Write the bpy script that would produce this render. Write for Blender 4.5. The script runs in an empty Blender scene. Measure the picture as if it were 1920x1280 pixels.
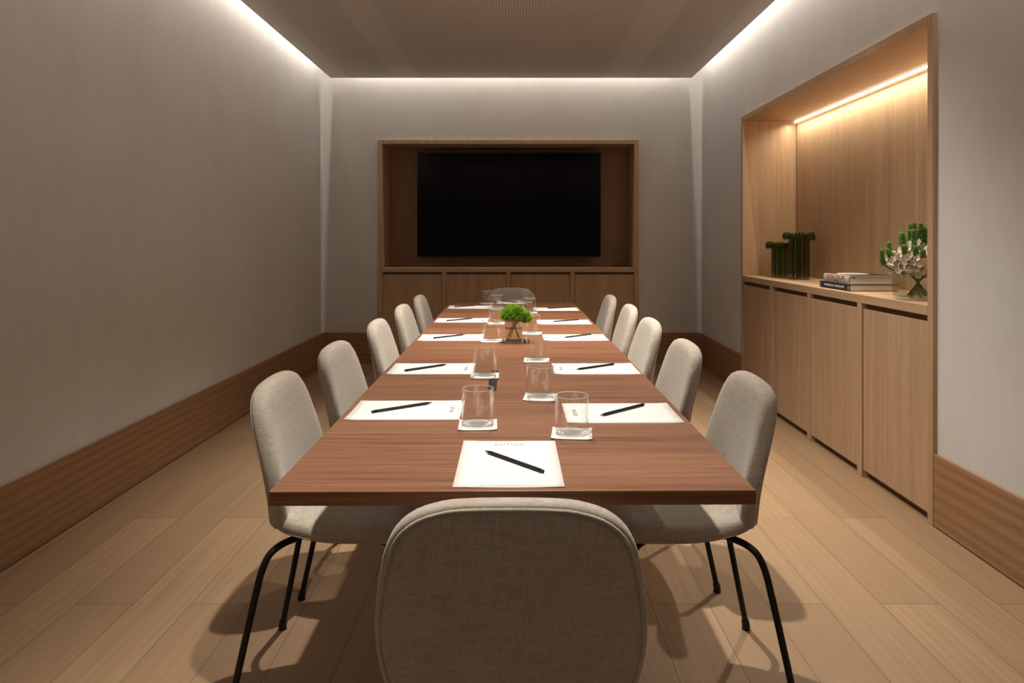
import bpy, bmesh, math, random
from mathutils import Vector, Matrix
random.seed(7)
scene = bpy.context.scene
COL = scene.collection

# ------------------------------------------------------------------ camera
H = 1.204
cam_data = bpy.data.cameras.new('camera')
cam = bpy.data.objects.new('camera', cam_data)
COL.objects.link(cam)
cam.location = (0, 0, H)
cam.rotation_euler = (math.pi / 2, 0, 0)
cam_data.sensor_width = 36.0
cam_data.sensor_fit = 'HORIZONTAL'
cam_data.lens = 36.0 * 1295 / 1920
cam_data.shift_x = -11 / 1920
cam_data.shift_y = -192 / 1920
cam_data.clip_start = 0.02
scene.camera = cam

# ------------------------------------------------------------------ world, view
world = bpy.data.worlds.new('world')
scene.world = world
world.use_nodes = True
world.node_tree.nodes['Background'].inputs[0].default_value = (0.9, 0.8, 0.7, 1)
world.node_tree.nodes['Background'].inputs[1].default_value = 0.0
scene.view_settings.view_transform = 'Standard'
scene.view_settings.look = 'None'
scene.view_settings.exposure = 0.15
scene.view_settings.gamma = 1.0
scene.view_settings.use_curve_mapping = False
scene.cycles.transparent_max_bounces = 32

# room measures (metres)
XL, XR, YF, YB = -1.88, 1.755, 6.66, -1.4        # walls: left, right, far, behind camera
ZC, ZT = 2.734, 3.20                            # lowered ceiling underside, slab above the cove
PX0, PX1, PY0, PY1 = -1.778, 1.650, -1.30, 6.56  # lowered ceiling panel

# ------------------------------------------------------------------ lights
def rect_light(name, loc, normal, long_dir, length, width, power, color, spread=180):
    l = bpy.data.lights.new(name, 'AREA')
    l.shape = 'RECTANGLE'; l.size = length; l.size_y = width
    l.energy = power; l.color = color; l.spread = math.radians(spread)
    o = bpy.data.objects.new(name, l); COL.objects.link(o)
    z = -Vector(normal).normalized(); x = Vector(long_dir).normalized(); y = z.cross(x).normalized()
    o.matrix_world = Matrix.Translation(loc) @ Matrix((x, y, z)).transposed().to_4x4()
    return o
COVE = (1.0, 0.90, 0.80)
zl = 3.10
CY0, CY1 = -1.0, PY1 - 0.17
cl = CY1 - CY0
PCOVE = 4.5
rect_light('cove_light', (PX0 + 0.015, (CY0 + CY1) / 2, zl), (-1, 0, -2.0), (0, 1, 0), cl, 0.012, PCOVE * cl, COVE, 120)
rect_light('cove_light', (PX1 - 0.015, (CY0 + CY1) / 2, zl), (1, 0, -2.0), (0, 1, 0), cl, 0.012, PCOVE * cl, COVE, 120)
rect_light('cove_light', ((PX0 + PX1) / 2, PY1 - 0.006, zl), (0, 1, -2.0), (1, 0, 0), 3.22, 0.012, PCOVE * 0.9 * 3.4, COVE, 120)
rect_light('cove_light', ((PX0 + PX1) / 2, PY0 + 0.006, zl), (0, -1, -2.0), (1, 0, 0), 3.36, 0.012, PCOVE * 0.6 * 3.4, COVE, 120)

SPOT = (1.0, 0.92, 0.82)
DOWNLIGHTS = [  # x, y, aim x, aim y, power, cone degrees, blend
    (-0.06, 1.25, -0.22, 1.28, 165, 60, 1.0),
    (-0.03, 2.95, 0.24, 2.95, 210, 104, 1.0),
    (-0.03, 3.85, -0.06, 3.95, 170, 82, 1.0),
    (1.02, 3.45, 1.12, 3.40, 85, 104, 1.0),  # added fill lamp over the right aisle, brightens cabinet doors and floor
]
for (x, y, ax, ay, p, cone, bl) in DOWNLIGHTS:
    l = bpy.data.lights.new('downlight_lamp', 'SPOT')
    l.energy = p; l.color = SPOT; l.spot_size = math.radians(cone); l.spot_blend = bl
    l.shadow_soft_size = 0.022
    o = bpy.data.objects.new('downlight_lamp', l); COL.objects.link(o)
    o.location = (x, y, ZC - 0.012)
    o.rotation_euler = (Vector((ax, ay, 0.74)) - o.location).to_track_quat('-Z', 'Y').to_euler()

# niche shelf strip light (the glowing strip itself is modelled below)
NICHE = (1.0, 0.86, 0.66)
rect_light('niche_light', (2.098, 4.13, 2.098), (0.0, 0, -1), (0, 1, 0), 2.34, 0.012, 9.5, NICHE, 158)

# ------------------------------------------------------------------ material helpers
class NT:
    def __init__(s, name):
        s.m = bpy.data.materials.new(name); s.m.use_nodes = True
        s.t = s.m.node_tree; s.t.nodes.clear()
        s.out = s.t.nodes.new('ShaderNodeOutputMaterial')
    def n(s, typ, props=None, **ins):
        nd = s.t.nodes.new('ShaderNode' + typ)
        for k, v in (props or {}).items(): setattr(nd, k, v)
        for k, v in ins.items():
            k2 = int(k[1:]) if k[0] == 'i' and k[1:].isdigit() else k.replace('_', ' ')
            s.set(nd.inputs[k2], v)
        return nd
    def set(s, inp, v):
        if isinstance(v, bpy.types.NodeSocket): s.t.links.new(v, inp)
        elif isinstance(v, bpy.types.Node): s.t.links.new(v.outputs[0], inp)
        else:
            if isinstance(v, tuple) and len(v) == 3 and inp.type == 'RGBA': v = (*v, 1)
            inp.default_value = v
    def math(s, op, a, b=0.0, c=0.0):
        return s.n('Math', {'operation': op}, i0=a, i1=b, i2=c).outputs[0]
    def mix(s, f, a, b):
        nd = s.n('Mix', {'data_type': 'RGBA'})
        s.set(nd.inputs[0], f); s.set(nd.inputs[6], a); s.set(nd.inputs[7], b)
        return nd.outputs[2]
    def ramp(s, f, stops):
        nd = s.n('ValToRGB', i0=f); e = nd.color_ramp.elements
        while len(e) < len(stops): e.new(0.5)
        for el, (p, c) in zip(e, stops):
            el.position = p; el.color = (*c, 1) if len(c) == 3 else c
        return nd.outputs[0]
    def coords(s): return s.n('TexCoord').outputs['Object']
    def mapping(s, v, scale=(1, 1, 1), rot=(0, 0, 0), loc=(0, 0, 0)):
        return s.n('Mapping', Vector=v, Scale=scale, Rotation=rot, Location=loc).outputs[0]
    def noise(s, v, scale=5.0, detail=3.0, rough=0.5, dist=0.0):
        return s.n('TexNoise', Vector=v, Scale=scale, Detail=detail, Roughness=rough, Distortion=dist).outputs[0]
    def bsdf(s, color, rough=0.5, **kw):
        b = s.n('BsdfPrincipled'); s.set(b.inputs['Base Color'], color); s.set(b.inputs['Roughness'], rough)
        for k, v in kw.items(): s.set(b.inputs[k.replace('_', ' ')], v)
        s.t.links.new(b.outputs[0], s.out.inputs[0]); return b
    def bump(s, h, strength=0.2, dist=0.001):
        return s.n('Bump', Strength=strength, Distance=dist, Height=h).outputs[0]

def srgb(r, g, b):
    f = lambda c: (c / 255 / 12.92) if c / 255 <= 0.04045 else ((c / 255 + 0.055) / 1.055) ** 2.4
    return (f(r), f(g), f(b))

def m_plain(name, color, rough=0.5, **kw):
    s = NT(name); s.bsdf(color, rough, **kw); return s.m

def m_plaster():
    s = NT('wall_plaster'); c = s.coords()
    a = s.noise(s.mapping(c, (1, 1, 0.6)), 2.2, 4, 0.6)
    b = s.noise(s.mapping(c, (1, 1, 0.35)), 14, 4, 0.6)
    f = s.math('ADD', s.math('MULTIPLY', a, 0.65), s.math('MULTIPLY', b, 0.35))
    col = s.ramp(f, [(0.3, (0.61, 0.595, 0.575)), (0.7, (0.69, 0.68, 0.66))])
    s.bsdf(col, 0.9, Normal=s.bump(s.noise(c, 60, 3), 0.15, 0.002)); return s.m

def m_ceiling():
    s = NT('perforated_ceiling'); c = s.coords()
    sep = s.n('SeparateXYZ', Vector=c); x, y = sep.outputs[0], sep.outputs[1]
    p = 0.0197
    fx = s.math('ABSOLUTE', s.math('SUBTRACT', s.math('FRACT', s.math('DIVIDE', s.math('ADD', x, 10.0), p)), 0.5))
    fy = s.math('ABSOLUTE', s.math('SUBTRACT', s.math('FRACT', s.math('DIVIDE', s.math('ADD', y, 10.0), p)), 0.5))
    hx = s.math('LESS_THAN', fx, 0.21); hy = s.math('LESS_THAN', fy, 0.30)
    def band(a, b):
        return s.math('MULTIPLY', s.math('GREATER_THAN', x, a), s.math('LESS_THAN', x, b))
    m = s.math('ADD', s.math('ADD', band(-0.935, 0.823), band(-1.61, -1.165)), band(1.089, 1.52))
    h = s.math('MULTIPLY', s.math('MULTIPLY', hx, hy), m)
    col = s.mix(h, (0.62, 0.585, 0.55), (0.36, 0.33, 0.31))
    s.bsdf(col, 0.85); return s.m

def m_floor():
    s = NT('oak_plank_floor'); c = s.coords()
    # planks run along Y
    v = s.mapping(c, (1, 1, 1), (0, 0, math.radians(90)), (0.38, 0.129, 0))
    br = s.n('TexBrick', {'offset': 0.37, 'offset_frequency': 2, 'squash': 1.0}, Vector=v, Scale=1.0)
    br.inputs['Color1'].default_value = (0, 0, 0, 1); br.inputs['Color2'].default_value = (1, 1, 1, 1)
    br.inputs['Mortar'].default_value = (0.5, 0.5, 0.5, 1)
    br.inputs['Mortar Size'].default_value = 0.0013; br.inputs['Mortar Smooth'].default_value = 0.0
    br.inputs['Bias'].default_value = 0.0
    br.inputs['Brick Width'].default_value = 1.9; br.inputs['Row Height'].default_value = 0.19
    tone = br.outputs[0]
    off = s.n('CombineXYZ', X=s.math('MULTIPLY', tone, 7.0), Y=s.math('MULTIPLY', tone, 13.0), Z=0.0)
    cv = s.n('VectorMath', {'operation': 'ADD'}, i0=c, i1=off).outputs[0]
    g1 = s.noise(s.mapping(cv, (9, 0.6, 1)), 2.0, 3, 0.5, 0.6)
    g2 = s.noise(s.mapping(cv, (90, 2.0, 1)), 3.0, 3, 0.6)
    w = s.n('TexWave', {'wave_type': 'BANDS', 'bands_direction': 'X'}, Vector=s.mapping(cv, (5.0, 0.5, 1)), Scale=2.0, Distortion=9.0, Detail=2.0, Detail_Scale=0.8).outputs[1]
    f = s.math('ADD', s.math('MULTIPLY', g1, 0.5), s.math('ADD', s.math('MULTIPLY', g2, 0.18), s.math('MULTIPLY', w, 0.12)))
    base = s.ramp(f, [(0.15, (0.36, 0.23, 0.125)), (0.65, (0.51, 0.345, 0.20))])
    t = s.mix(s.math('MULTIPLY', tone, 0.9), base, s.mix(0.8, base, (0.32, 0.205, 0.115)))
    col = s.mix(s.math('MULTIPLY', br.outputs[1], 0.75), t, (0.10, 0.06, 0.035))
    s.bsdf(col, s.math('ADD', 0.42, s.math('MULTIPLY', g1, 0.2)), Normal=s.bump(g2, 0.08, 0.001)); return s.m

def m_oak(name, horizontal=False, lo=(0.34, 0.205, 0.112), hi=(0.62, 0.430, 0.270), axis='v'):
    # straight rift grain along Z; the across coordinate is x+y so that any vertical face works
    s = NT(name); c = s.coords(); sep = s.n('SeparateXYZ', Vector=c)
    r = s.n('ObjectInfo').outputs['Random']
    a = s.math('ADD', s.math('ADD', sep.outputs[0], sep.outputs[1]), s.math('MULTIPLY', r, 11.0))
    z = sep.outputs[2]
    v = s.n('CombineXYZ', X=a, Y=z, Z=0.0).outputs[0] if not horizontal else s.n('CombineXYZ', X=z, Y=a, Z=0.0).outputs[0]
    g1 = s.noise(s.mapping(v, (55, 0.8, 1)), 2.0, 4, 0.7)
    g2 = s.noise(s.mapping(v, (7, 0.25, 1)), 2.0, 2, 0.5, 0.3)
    g3 = s.noise(s.mapping(v, (160, 5, 1)), 2.0, 2, 0.6)
    f = s.math('ADD', s.math('MULTIPLY', g1, 0.5), s.math('ADD', s.math('MULTIPLY', g2, 0.3), s.math('MULTIPLY', g3, 0.2)))
    col = s.ramp(f, [(0.32, lo), (0.68, hi)])
    col = s.mix(s.math('MULTIPLY', r, 0.16), col, (0.42, 0.275, 0.165))
    s.bsdf(col, 0.5, Normal=s.bump(g3, 0.08, 0.0006)); return s.m

def m_skirting():
    s = NT('skirting_oak'); c = s.coords(); sep = s.n('SeparateXYZ', Vector=c)
    a = s.math('ADD', sep.outputs[0], sep.outputs[1])
    v = s.n('CombineXYZ', X=a, Y=sep.outputs[2], Z=0.0).outputs[0]
    w = s.n('TexWave', {'wave_type': 'BANDS', 'bands_direction': 'Y'}, Vector=s.mapping(v, (0.5, 5, 1)), Scale=1.4, Distortion=11.0, Detail=2.0, Detail_Scale=0.5, Detail_Roughness=0.6).outputs[1]
    g = s.noise(s.mapping(v, (5, 120, 1)), 2.0, 3, 0.6)
    f = s.math('ADD', s.math('MULTIPLY', w, 0.25), s.math('MULTIPLY', g, 0.6))
    s.bsdf(s.ramp(f, [(0.2, (0.25, 0.130, 0.060)), (0.8, (0.43, 0.250, 0.130))]), 0.5); return s.m

def m_walnut():
    s = NT('walnut_table_veneer'); c = s.coords()
    g1 = s.noise(s.mapping(c, (1.0, 42, 42)), 2.0, 4, 0.65, 0.2)
    g2 = s.noise(s.mapping(c, (2.5, 110, 110)), 2.0, 3, 0.6)
    g3 = s.noise(s.mapping(c, (0.5, 3.2, 3)), 2.0, 2, 0.5)
    f = s.math('ADD', s.math('MULTIPLY', g1, 0.5), s.math('ADD', s.math('MULTIPLY', g2, 0.28), s.math('MULTIPLY', g3, 0.22)))
    col = s.ramp(f, [(0.34, (0.085, 0.032, 0.016)), (0.48, (0.205, 0.085, 0.040)), (0.66, (0.33, 0.152, 0.078))])
    s.bsdf(col, s.math('ADD', 0.33, s.math('MULTIPLY', g2, 0.1)), Normal=s.bump(g2, 0.05, 0.0004)); return s.m

def m_fabric():
    s = NT('oatmeal_linen'); c = s.coords()
    def thr(sc, seed): return s.noise(s.mapping(c, sc, loc=(seed, seed * 2, seed)), 1.6, 3, 0.6)
    v1 = thr((420, 420, 22), 1.0)
    h1 = thr((22, 22, 420), 3.0)
    v2 = thr((110, 110, 7), 5.0)
    h2 = thr((7, 7, 110), 9.0)
    f = s.math('ADD', s.math('MULTIPLY', s.math('ADD', v1, h1), 0.34), s.math('MULTIPLY', s.math('ADD', v2, h2), 0.16))
    col = s.ramp(f, [(0.34, (0.29, 0.24, 0.19)), (0.5, (0.46, 0.405, 0.335)), (0.66, (0.60, 0.54, 0.455))])
    s.bsdf(col, 0.95, Normal=s.bump(f, 0.5, 0.0012), Sheen_Weight=0.25, Sheen_Roughness=0.5); return s.m

def m_thin_glass(name, tint=(0.985, 0.99, 0.985)):
    s = NT(name)
    fc = s.n('LayerWeight', Blend=0.5).outputs[1]
    fr = s.math('ADD', 0.035, s.math('MULTIPLY', s.math('POWER', fc, 3.5), 0.85))
    tr = s.n('BsdfTransparent', Color=tint); gl = s.n('BsdfGlossy', Color=(1, 1, 1), Roughness=0.02)
    mx = s.n('MixShader', i0=fr, i1=tr.outputs[0], i2=gl.outputs[0])
    s.t.links.new(mx.outputs[0], s.out.inputs[0]); return s.m

def m_green_glass():
    s = NT('bottle_green_glass')
    fr = s.n('LayerWeight', Blend=0.35)
    tr = s.n('BsdfTransparent', Color=(0.60, 0.64, 0.42))
    rf = s.n('BsdfRefraction', Color=(0.46, 0.52, 0.30), Roughness=0.10, IOR=1.2)
    gl = s.n('BsdfGlossy', Color=(0.85, 0.95, 0.85), Roughness=0.06)
    b = s.n('MixShader', i0=0.5, i1=tr.outputs[0], i2=rf.outputs[0])
    mx = s.n('MixShader', i0=s.math('MULTIPLY', fr.outputs[0], 0.33), i1=b.outputs[0], i2=gl.outputs[0])
    s.t.links.new(mx.outputs[0], s.out.inputs[0]); return s.m

def m_leaf(name, lo, hi, scale=40):
    s = NT(name); c = s.coords()
    s.bsdf(s.mix(s.noise(c, scale, 2), lo, hi), 0.6, Subsurface_Weight=0.0); return s.m

def m_emit(name, color, strength):
    s = NT(name); e = s.n('Emission', Color=(*color, 1), Strength=strength)
    s.t.links.new(e.outputs[0], s.out.inputs[0]); return s.m

M = dict(
    plaster=m_plaster(), ceiling=m_ceiling(), floor=m_floor(), skirt=m_skirting(), walnut=m_walnut(), fabric=m_fabric(),
    cove=m_plain('cove_paint', (0.72, 0.70, 0.67), 0.9),
    oak=m_oak('rift_oak_veneer'), oak_h=m_oak('rift_oak_edge'), oak_counter=m_oak('oak_worktop', True, (0.40, 0.26, 0.15), (0.58, 0.40, 0.245)),
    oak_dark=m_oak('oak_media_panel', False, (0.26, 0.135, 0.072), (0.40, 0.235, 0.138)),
    shadowgap=m_plain('shaded_carcass', (0.17, 0.095, 0.05), 0.7),  # carcass colour darkened to carry the shade in the door gaps
    black=m_plain('black_powder_coat', (0.006, 0.0055, 0.0055), 0.42, Specular_IOR_Level=0.35),
    foot=m_plain('black_rubber', (0.01, 0.01, 0.01), 0.6),
    screen=m_plain('black_screen_glass', (0.004, 0.0025, 0.004), 0.12, Specular_IOR_Level=0.12),
    bezel=m_plain('black_bezel', (0.008, 0.008, 0.009), 0.35),
    paper=m_plain('white_paper', (0.80, 0.79, 0.765), 0.8),
    coaster=m_plain('white_card', (0.76, 0.75, 0.725), 0.8),
    ink=m_plain('grey_ink', (0.09, 0.09, 0.09), 0.7),
    ink_light=m_plain('light_grey_ink', (0.50, 0.49, 0.47), 0.8),
    pencil=m_plain('black_lacquer', (0.018, 0.016, 0.016), 0.35),
    ferrule=m_plain('black_ferrule', (0.03, 0.03, 0.03), 0.25, Metallic=0.8),
    graphite=m_plain('graphite', (0.03, 0.03, 0.03), 0.4),
    glass=m_thin_glass('clear_glass'), glass_green_edge=m_thin_glass('vase_glass', (0.955, 0.975, 0.95)),
    glass_base=m_thin_glass('glass_base', (0.93, 0.94, 0.93)),
    rim=m_plain('glass_rim', (0.95, 0.95, 0.93), 0.05, Transmission_Weight=0.6, IOR=1.5),
    water=m_thin_glass('water', (0.96, 0.975, 0.955)),
    bottle=m_green_glass(),
    moss=m_leaf('moss_green_bloom', (0.10, 0.27, 0.008), (0.40, 0.66, 0.05), 140),
    stem=m_leaf('brown_green_stem', (0.07, 0.055, 0.02), (0.12, 0.09, 0.035)),
    gstem=m_leaf('green_stem', (0.03, 0.075, 0.02), (0.07, 0.13, 0.04)),
    bud=m_leaf('green_bud', (0.07, 0.17, 0.02), (0.20, 0.33, 0.06), 70),
    petal=m_leaf('cream_petal', (0.74, 0.68, 0.53), (0.88, 0.84, 0.72), 30),
    redink=m_plain('red_ink', (0.42, 0.03, 0.02), 0.6),
    bookwhite=m_plain('cream_dust_jacket', (0.62, 0.57, 0.48), 0.5),
    bookblack=m_plain('black_cloth_cover', (0.012, 0.009, 0.010), 0.55),
    pages=None, whiteink=m_plain('white_ink', (0.7, 0.7, 0.68), 0.6),
    led=m_emit('led_diffuser', (1.0, 0.84, 0.60), 6.0), lamp=m_emit('downlight_lens', (1.0, 0.86, 0.7), 6.0),
    steel=m_plain('dark_steel', (0.05, 0.05, 0.05), 0.4, Metallic=0.9),
)
def m_pages():
    s = NT('book_pages'); c = s.coords()
    w = s.noise(s.mapping(c, (2, 2, 900)), 1.0, 1, 0.5)
    s.bsdf(s.ramp(w, [(0.3, (0.52, 0.46, 0.38)), (0.7, (0.70, 0.64, 0.55))]), 0.8); return s.m
M['pages'] = m_pages()

# ------------------------------------------------------------------ object helpers
def tag(o, label, cat, group=None, kind=None):
    o['label'] = label; o['category'] = cat
    if group: o['group'] = group
    if kind: o['kind'] = kind
    return o
def empty(name, loc=(0, 0, 0), rz=0.0):
    o = bpy.data.objects.new(name, None); COL.objects.link(o)
    o.location = loc; o.rotation_euler = (0, 0, rz); o.empty_display_size = 0.05
    return o
def link(name, bm, mats, parent=None, smooth=False):
    me = bpy.data.meshes.new(name)
    bmesh.ops.recalc_face_normals(bm, faces=bm.faces)
    bm.to_mesh(me); bm.free()
    for m in (mats if isinstance(mats, (list, tuple)) else [mats]): me.materials.append(m)
    if smooth:
        for p in me.polygons: p.use_smooth = True
    o = bpy.data.objects.new(name, me); COL.objects.link(o)
    if parent: o.parent = parent
    return o
def box(bm, x0, x1, y0, y1, z0, z1, bevel=0.0, mat=0):
    r = bmesh.ops.create_cube(bm, size=1.0)
    vs = r['verts']
    for v in vs:
        v.co = Vector(((x0 + x1) / 2 + v.co.x * (x1 - x0), (y0 + y1) / 2 + v.co.y * (y1 - y0), (z0 + z1) / 2 + v.co.z * (z1 - z0)))
    fs = list({f for v in vs for f in v.link_faces})
    for f in fs: f.material_index = mat
    if bevel > 0:
        es = list({e for v in vs for e in v.link_edges})
        rb = bmesh.ops.bevel(bm, geom=es, offset=bevel, segments=2, affect='EDGES', profile=0.6)
        for f in rb['faces']: f.material_index = mat
def boxes(name, mats, parent, *bs, bevel=0.0015):
    bm = bmesh.new()
    for b in bs: box(bm, *b[:6], bevel=bevel, mat=b[6] if len(b) > 6 else 0)
    return link(name, bm, mats, parent)
def tube(bm, pts, r, seg=12, closed=False, caps=True, mat=0):
    pts = [Vector(p) for p in pts]; n = len(pts); rings = []
    rad = r if isinstance(r, (list, tuple)) else [r] * n
    up = None
    for i, p in enumerate(pts):
        a = pts[(i - 1) % n] if (closed or i > 0) else p
        b = pts[(i + 1) % n] if (closed or i < n - 1) else p
        t = (b - a).normalized()
        if up is None:
            up = Vector((0, 0, 1)) if abs(t.z) < 0.9 else Vector((1, 0, 0))
        s_ = t.cross(up).normalized(); up = s_.cross(t).normalized()
        rings.append([bm.verts.new(p + (s_ * math.cos(2 * math.pi * k / seg) + up * math.sin(2 * math.pi * k / seg)) * rad[i]) for k in range(seg)])
    m = n if closed else n - 1
    for i in range(m):
        A, B = rings[i], rings[(i + 1) % n]
        for k in range(seg):
            f = bm.faces.new((A[k], A[(k + 1) % seg], B[(k + 1) % seg], B[k])); f.material_index = mat
    if caps and not closed:
        f = bm.faces.new(list(reversed(rings[0]))); f.material_index = mat
        f = bm.faces.new(rings[-1]); f.material_index = mat
def lathe(bm, prof, seg=48, rfun=None, mat=0, loc=(0, 0, 0)):
    rings = []
    for i, (r, z) in enumerate(prof):
        if r < 1e-6: rings.append([bm.verts.new((loc[0], loc[1], loc[2] + z))]); continue
        ring = []
        for k in range(seg):
            th = 2 * math.pi * k / seg
            rr, zz = (r, z) if rfun is None else rfun(r, z, th, i)
            ring.append(bm.verts.new((loc[0] + rr * math.cos(th), loc[1] + rr * math.sin(th), loc[2] + zz)))
        rings.append(ring)
    for A, B in zip(rings, rings[1:]):
        if len(A) == 1 and len(B) == 1: continue
        for k in range(seg):
            k2 = (k + 1) % seg
            if len(A) == 1: f = bm.faces.new((A[0], B[k2], B[k]))
            elif len(B) == 1: f = bm.faces.new((A[k], A[k2], B[0]))
            else: f = bm.faces.new((A[k], A[k2], B[k2], B[k]))
            f.material_index = mat
def smooth_path(pts, it=2):
    pts = [Vector(p) for p in pts]
    for _ in range(it):
        q = [pts[0]]
        for a, b in zip(pts, pts[1:]): q += [a.lerp(b, 0.25), a.lerp(b, 0.75)]
        q.append(pts[-1]); pts = q
    return pts
def text_mesh(name, body, size, mat, parent, matrix, sx=1.0, spacing=1.0, extrude=0.0001, shear=0.0):
    cu = bpy.data.curves.new(name, 'FONT'); cu.body = body; cu.size = size; cu.align_x = 'CENTER'; cu.align_y = 'CENTER'
    cu.space_character = spacing; cu.extrude = extrude; cu.shear = shear
    t = bpy.data.objects.new(name, cu); COL.objects.link(t)
    bpy.context.view_layer.update()
    me = bpy.data.meshes.new_from_object(t.evaluated_get(bpy.context.evaluated_depsgraph_get()))
    bpy.data.objects.remove(t); bpy.data.curves.remove(cu)
    me.transform(matrix @ Matrix.Diagonal((sx, 1, 1, 1)))
    me.materials.clear(); me.materials.append(mat)
    me.name = name
    o = bpy.data.objects.new(name, me); COL.objects.link(o)
    if parent: o.parent = parent
    return o
def copy_tree(o, parent=None):
    c = o.copy(); COL.objects.link(c)
    if parent: c.parent = parent
    for ch in [x for x in bpy.data.objects if x.parent == o]: copy_tree(ch, c)
    return c

# ------------------------------------------------------------------ room shell
def struct(name, mats, *bs, bevel=0.0):
    o = boxes(name, mats, None, *bs, bevel=bevel); o['kind'] = 'structure'; return o
struct('floor', M['floor'], (XL - 0.3, XR + 0.6, YB - 0.3, YF + 0.6, -0.1, 0.0))
struct('ceiling', [M['ceiling'], M['cove']], (PX0, PX1, PY0, PY1, ZC, ZC + 0.026, 0), (XL - 0.3, XR + 0.6, YB - 0.3, YF + 0.6, ZT, ZT + 0.1, 1),
       (PX0 + 0.12, PX1 - 0.12, PY0 + 0.12, PY1 - 0.12, ZC + 0.026, ZT, 1))
struct('wall_left', M['plaster'], (XL - 0.2, XL, YB - 0.2, YF + 0.5, 0, ZT))
# right niche opening
RY0, RY1, RZ = 2.892, 5.375, 2.153
struct('wall_right', M['plaster'], (XR, XR + 0.5, YB - 0.2, RY0 - 0.001, 0, ZT), (XR, XR + 0.5, RY1 + 0.001, YF, 0, ZT), (XR, XR + 0.5, RY0 - 0.001, RY1 + 0.001, RZ + 0.001, ZT),
       (2.185, XR + 0.5, RY0 - 0.001, RY1 + 0.001, 0, RZ + 0.001))
FX0, FX1, FZ = -1.346, 1.162, 2.157
struct('wall_back', M['plaster'], (XL, FX0 - 0.001, YF, YF + 0.5, 0, ZT), (FX1 + 0.001, XR + 0.5, YF, YF + 0.5, 0, ZT), (FX0 - 0.001, FX1 + 0.001, YF, YF + 0.5, FZ + 0.001, ZT),
       (FX0 - 0.001, FX1 + 0.001, YF + 0.43, YF + 0.5, 0, FZ + 0.001))
struct('wall_front', M['plaster'], (XL, XR + 0.5, YB - 0.2, YB, 0, ZT))
BT, BZ0, BZ = 0.016, 0.006, 0.305
def skirting(name, *bs):
    o = boxes(name, M['skirt'], None, *bs, bevel=0.0012); o['kind'] = 'structure'; return o
skirting('baseboard_left', (XL + 0.001, XL + BT, YB, YF - 0.001, BZ0, BZ))
skirting('baseboard_right', (XR - BT, XR - 0.001, YB, RY0 - 0.002, BZ0, BZ), (XR - BT, XR - 0.001, RY1 + 0.002, YF - 0.001, BZ0, BZ))
skirting('baseboard_back', (XL + BT + 0.001, FX0 - 0.002, YF - BT, YF - 0.001, BZ0, BZ), (FX1 + 0.002, XR - BT - 0.001, YF - BT, YF - 0.001, BZ0, BZ))

# recessed ceiling downlights above the table, and an added aisle fill (out of frame)
for i, (x, y, ax, ay, p, cone, bl) in enumerate(DOWNLIGHTS):
    r = empty('recessed_downlight', (x, y, ZC))
    tag(r, ['recessed downlight in the perforated ceiling above the near end of the table',
            'recessed downlight in the perforated ceiling above the middle of the table',
            'recessed downlight in the perforated ceiling above the far half of the table',
            'added unseen lamp above the right aisle that brightens the oak cabinets'][i], 'downlight', 'recessed downlights in the ceiling')
    bm = bmesh.new(); lathe(bm, [(0.028, -0.001), (0.040, -0.001), (0.042, -0.004), (0.040, -0.006), (0.030, -0.005), (0.028, -0.001)], 32)
    link('trim_ring', bm, M['cove'], r, True)
    bm = bmesh.new(); lathe(bm, [(0, -0.002), (0.027, -0.002), (0.027, -0.001), (0, -0.001)], 24)
    link('lens', bm, M['lamp'], r)

# ------------------------------------------------------------------ right display niche
FT = 0.038
XF = 1.737
nf = empty('display_niche', (XR, (RY0 + RY1) / 2, 0))
tag(nf, 'tall oak-lined niche with a glowing strip of light set into the right wall', 'niche')
P = lambda *b: tuple(b)
def rel(o, root):
    o.matrix_parent_inverse = Matrix.Identity(4)
    o.location = -Vector(root.location); return o
def relboxes(name, mats, root, *bs, bevel=0.0015):
    return rel(boxes(name, mats, root, *bs, bevel=bevel), root)
relboxes('stile', M['oak_h'], nf, (XF, 2.150, RY0, RY0 + FT, 0, RZ))
relboxes('stile', M['oak_h'], nf, (XF, 2.150, RY1 - FT, RY1, 0, RZ))
relboxes('header', M['oak'], nf, (XF, 2.150, RY0 + FT, RY1 - FT, RZ - FT, RZ))
for (a, b) in ((RY0 + FT + 0.001, 3.70), (3.702, 4.748), (4.75, RY1 - FT - 0.001)):
    relboxes('back_panel', M['oak'], nf, (2.152, 2.172, a, b, 0.90, RZ - FT), bevel=0.0006)
ls = empty('strip_light', (2.14, 4.13, 2.11))
tag(ls, 'glowing warm white strip light along the top back edge of the right niche', 'light')
relboxes('diffuser', M['led'], ls, (2.136, 2.1505, RY0 + FT + 0.003, RY1 - FT - 0.003, 2.103, 2.113), bevel=0.001)
relboxes('housing', M['steel'], ls, (2.134, 2.1515, RY0 + FT + 0.003, RY1 - FT - 0.003, 2.1132, 2.1145), bevel=0)

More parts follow.
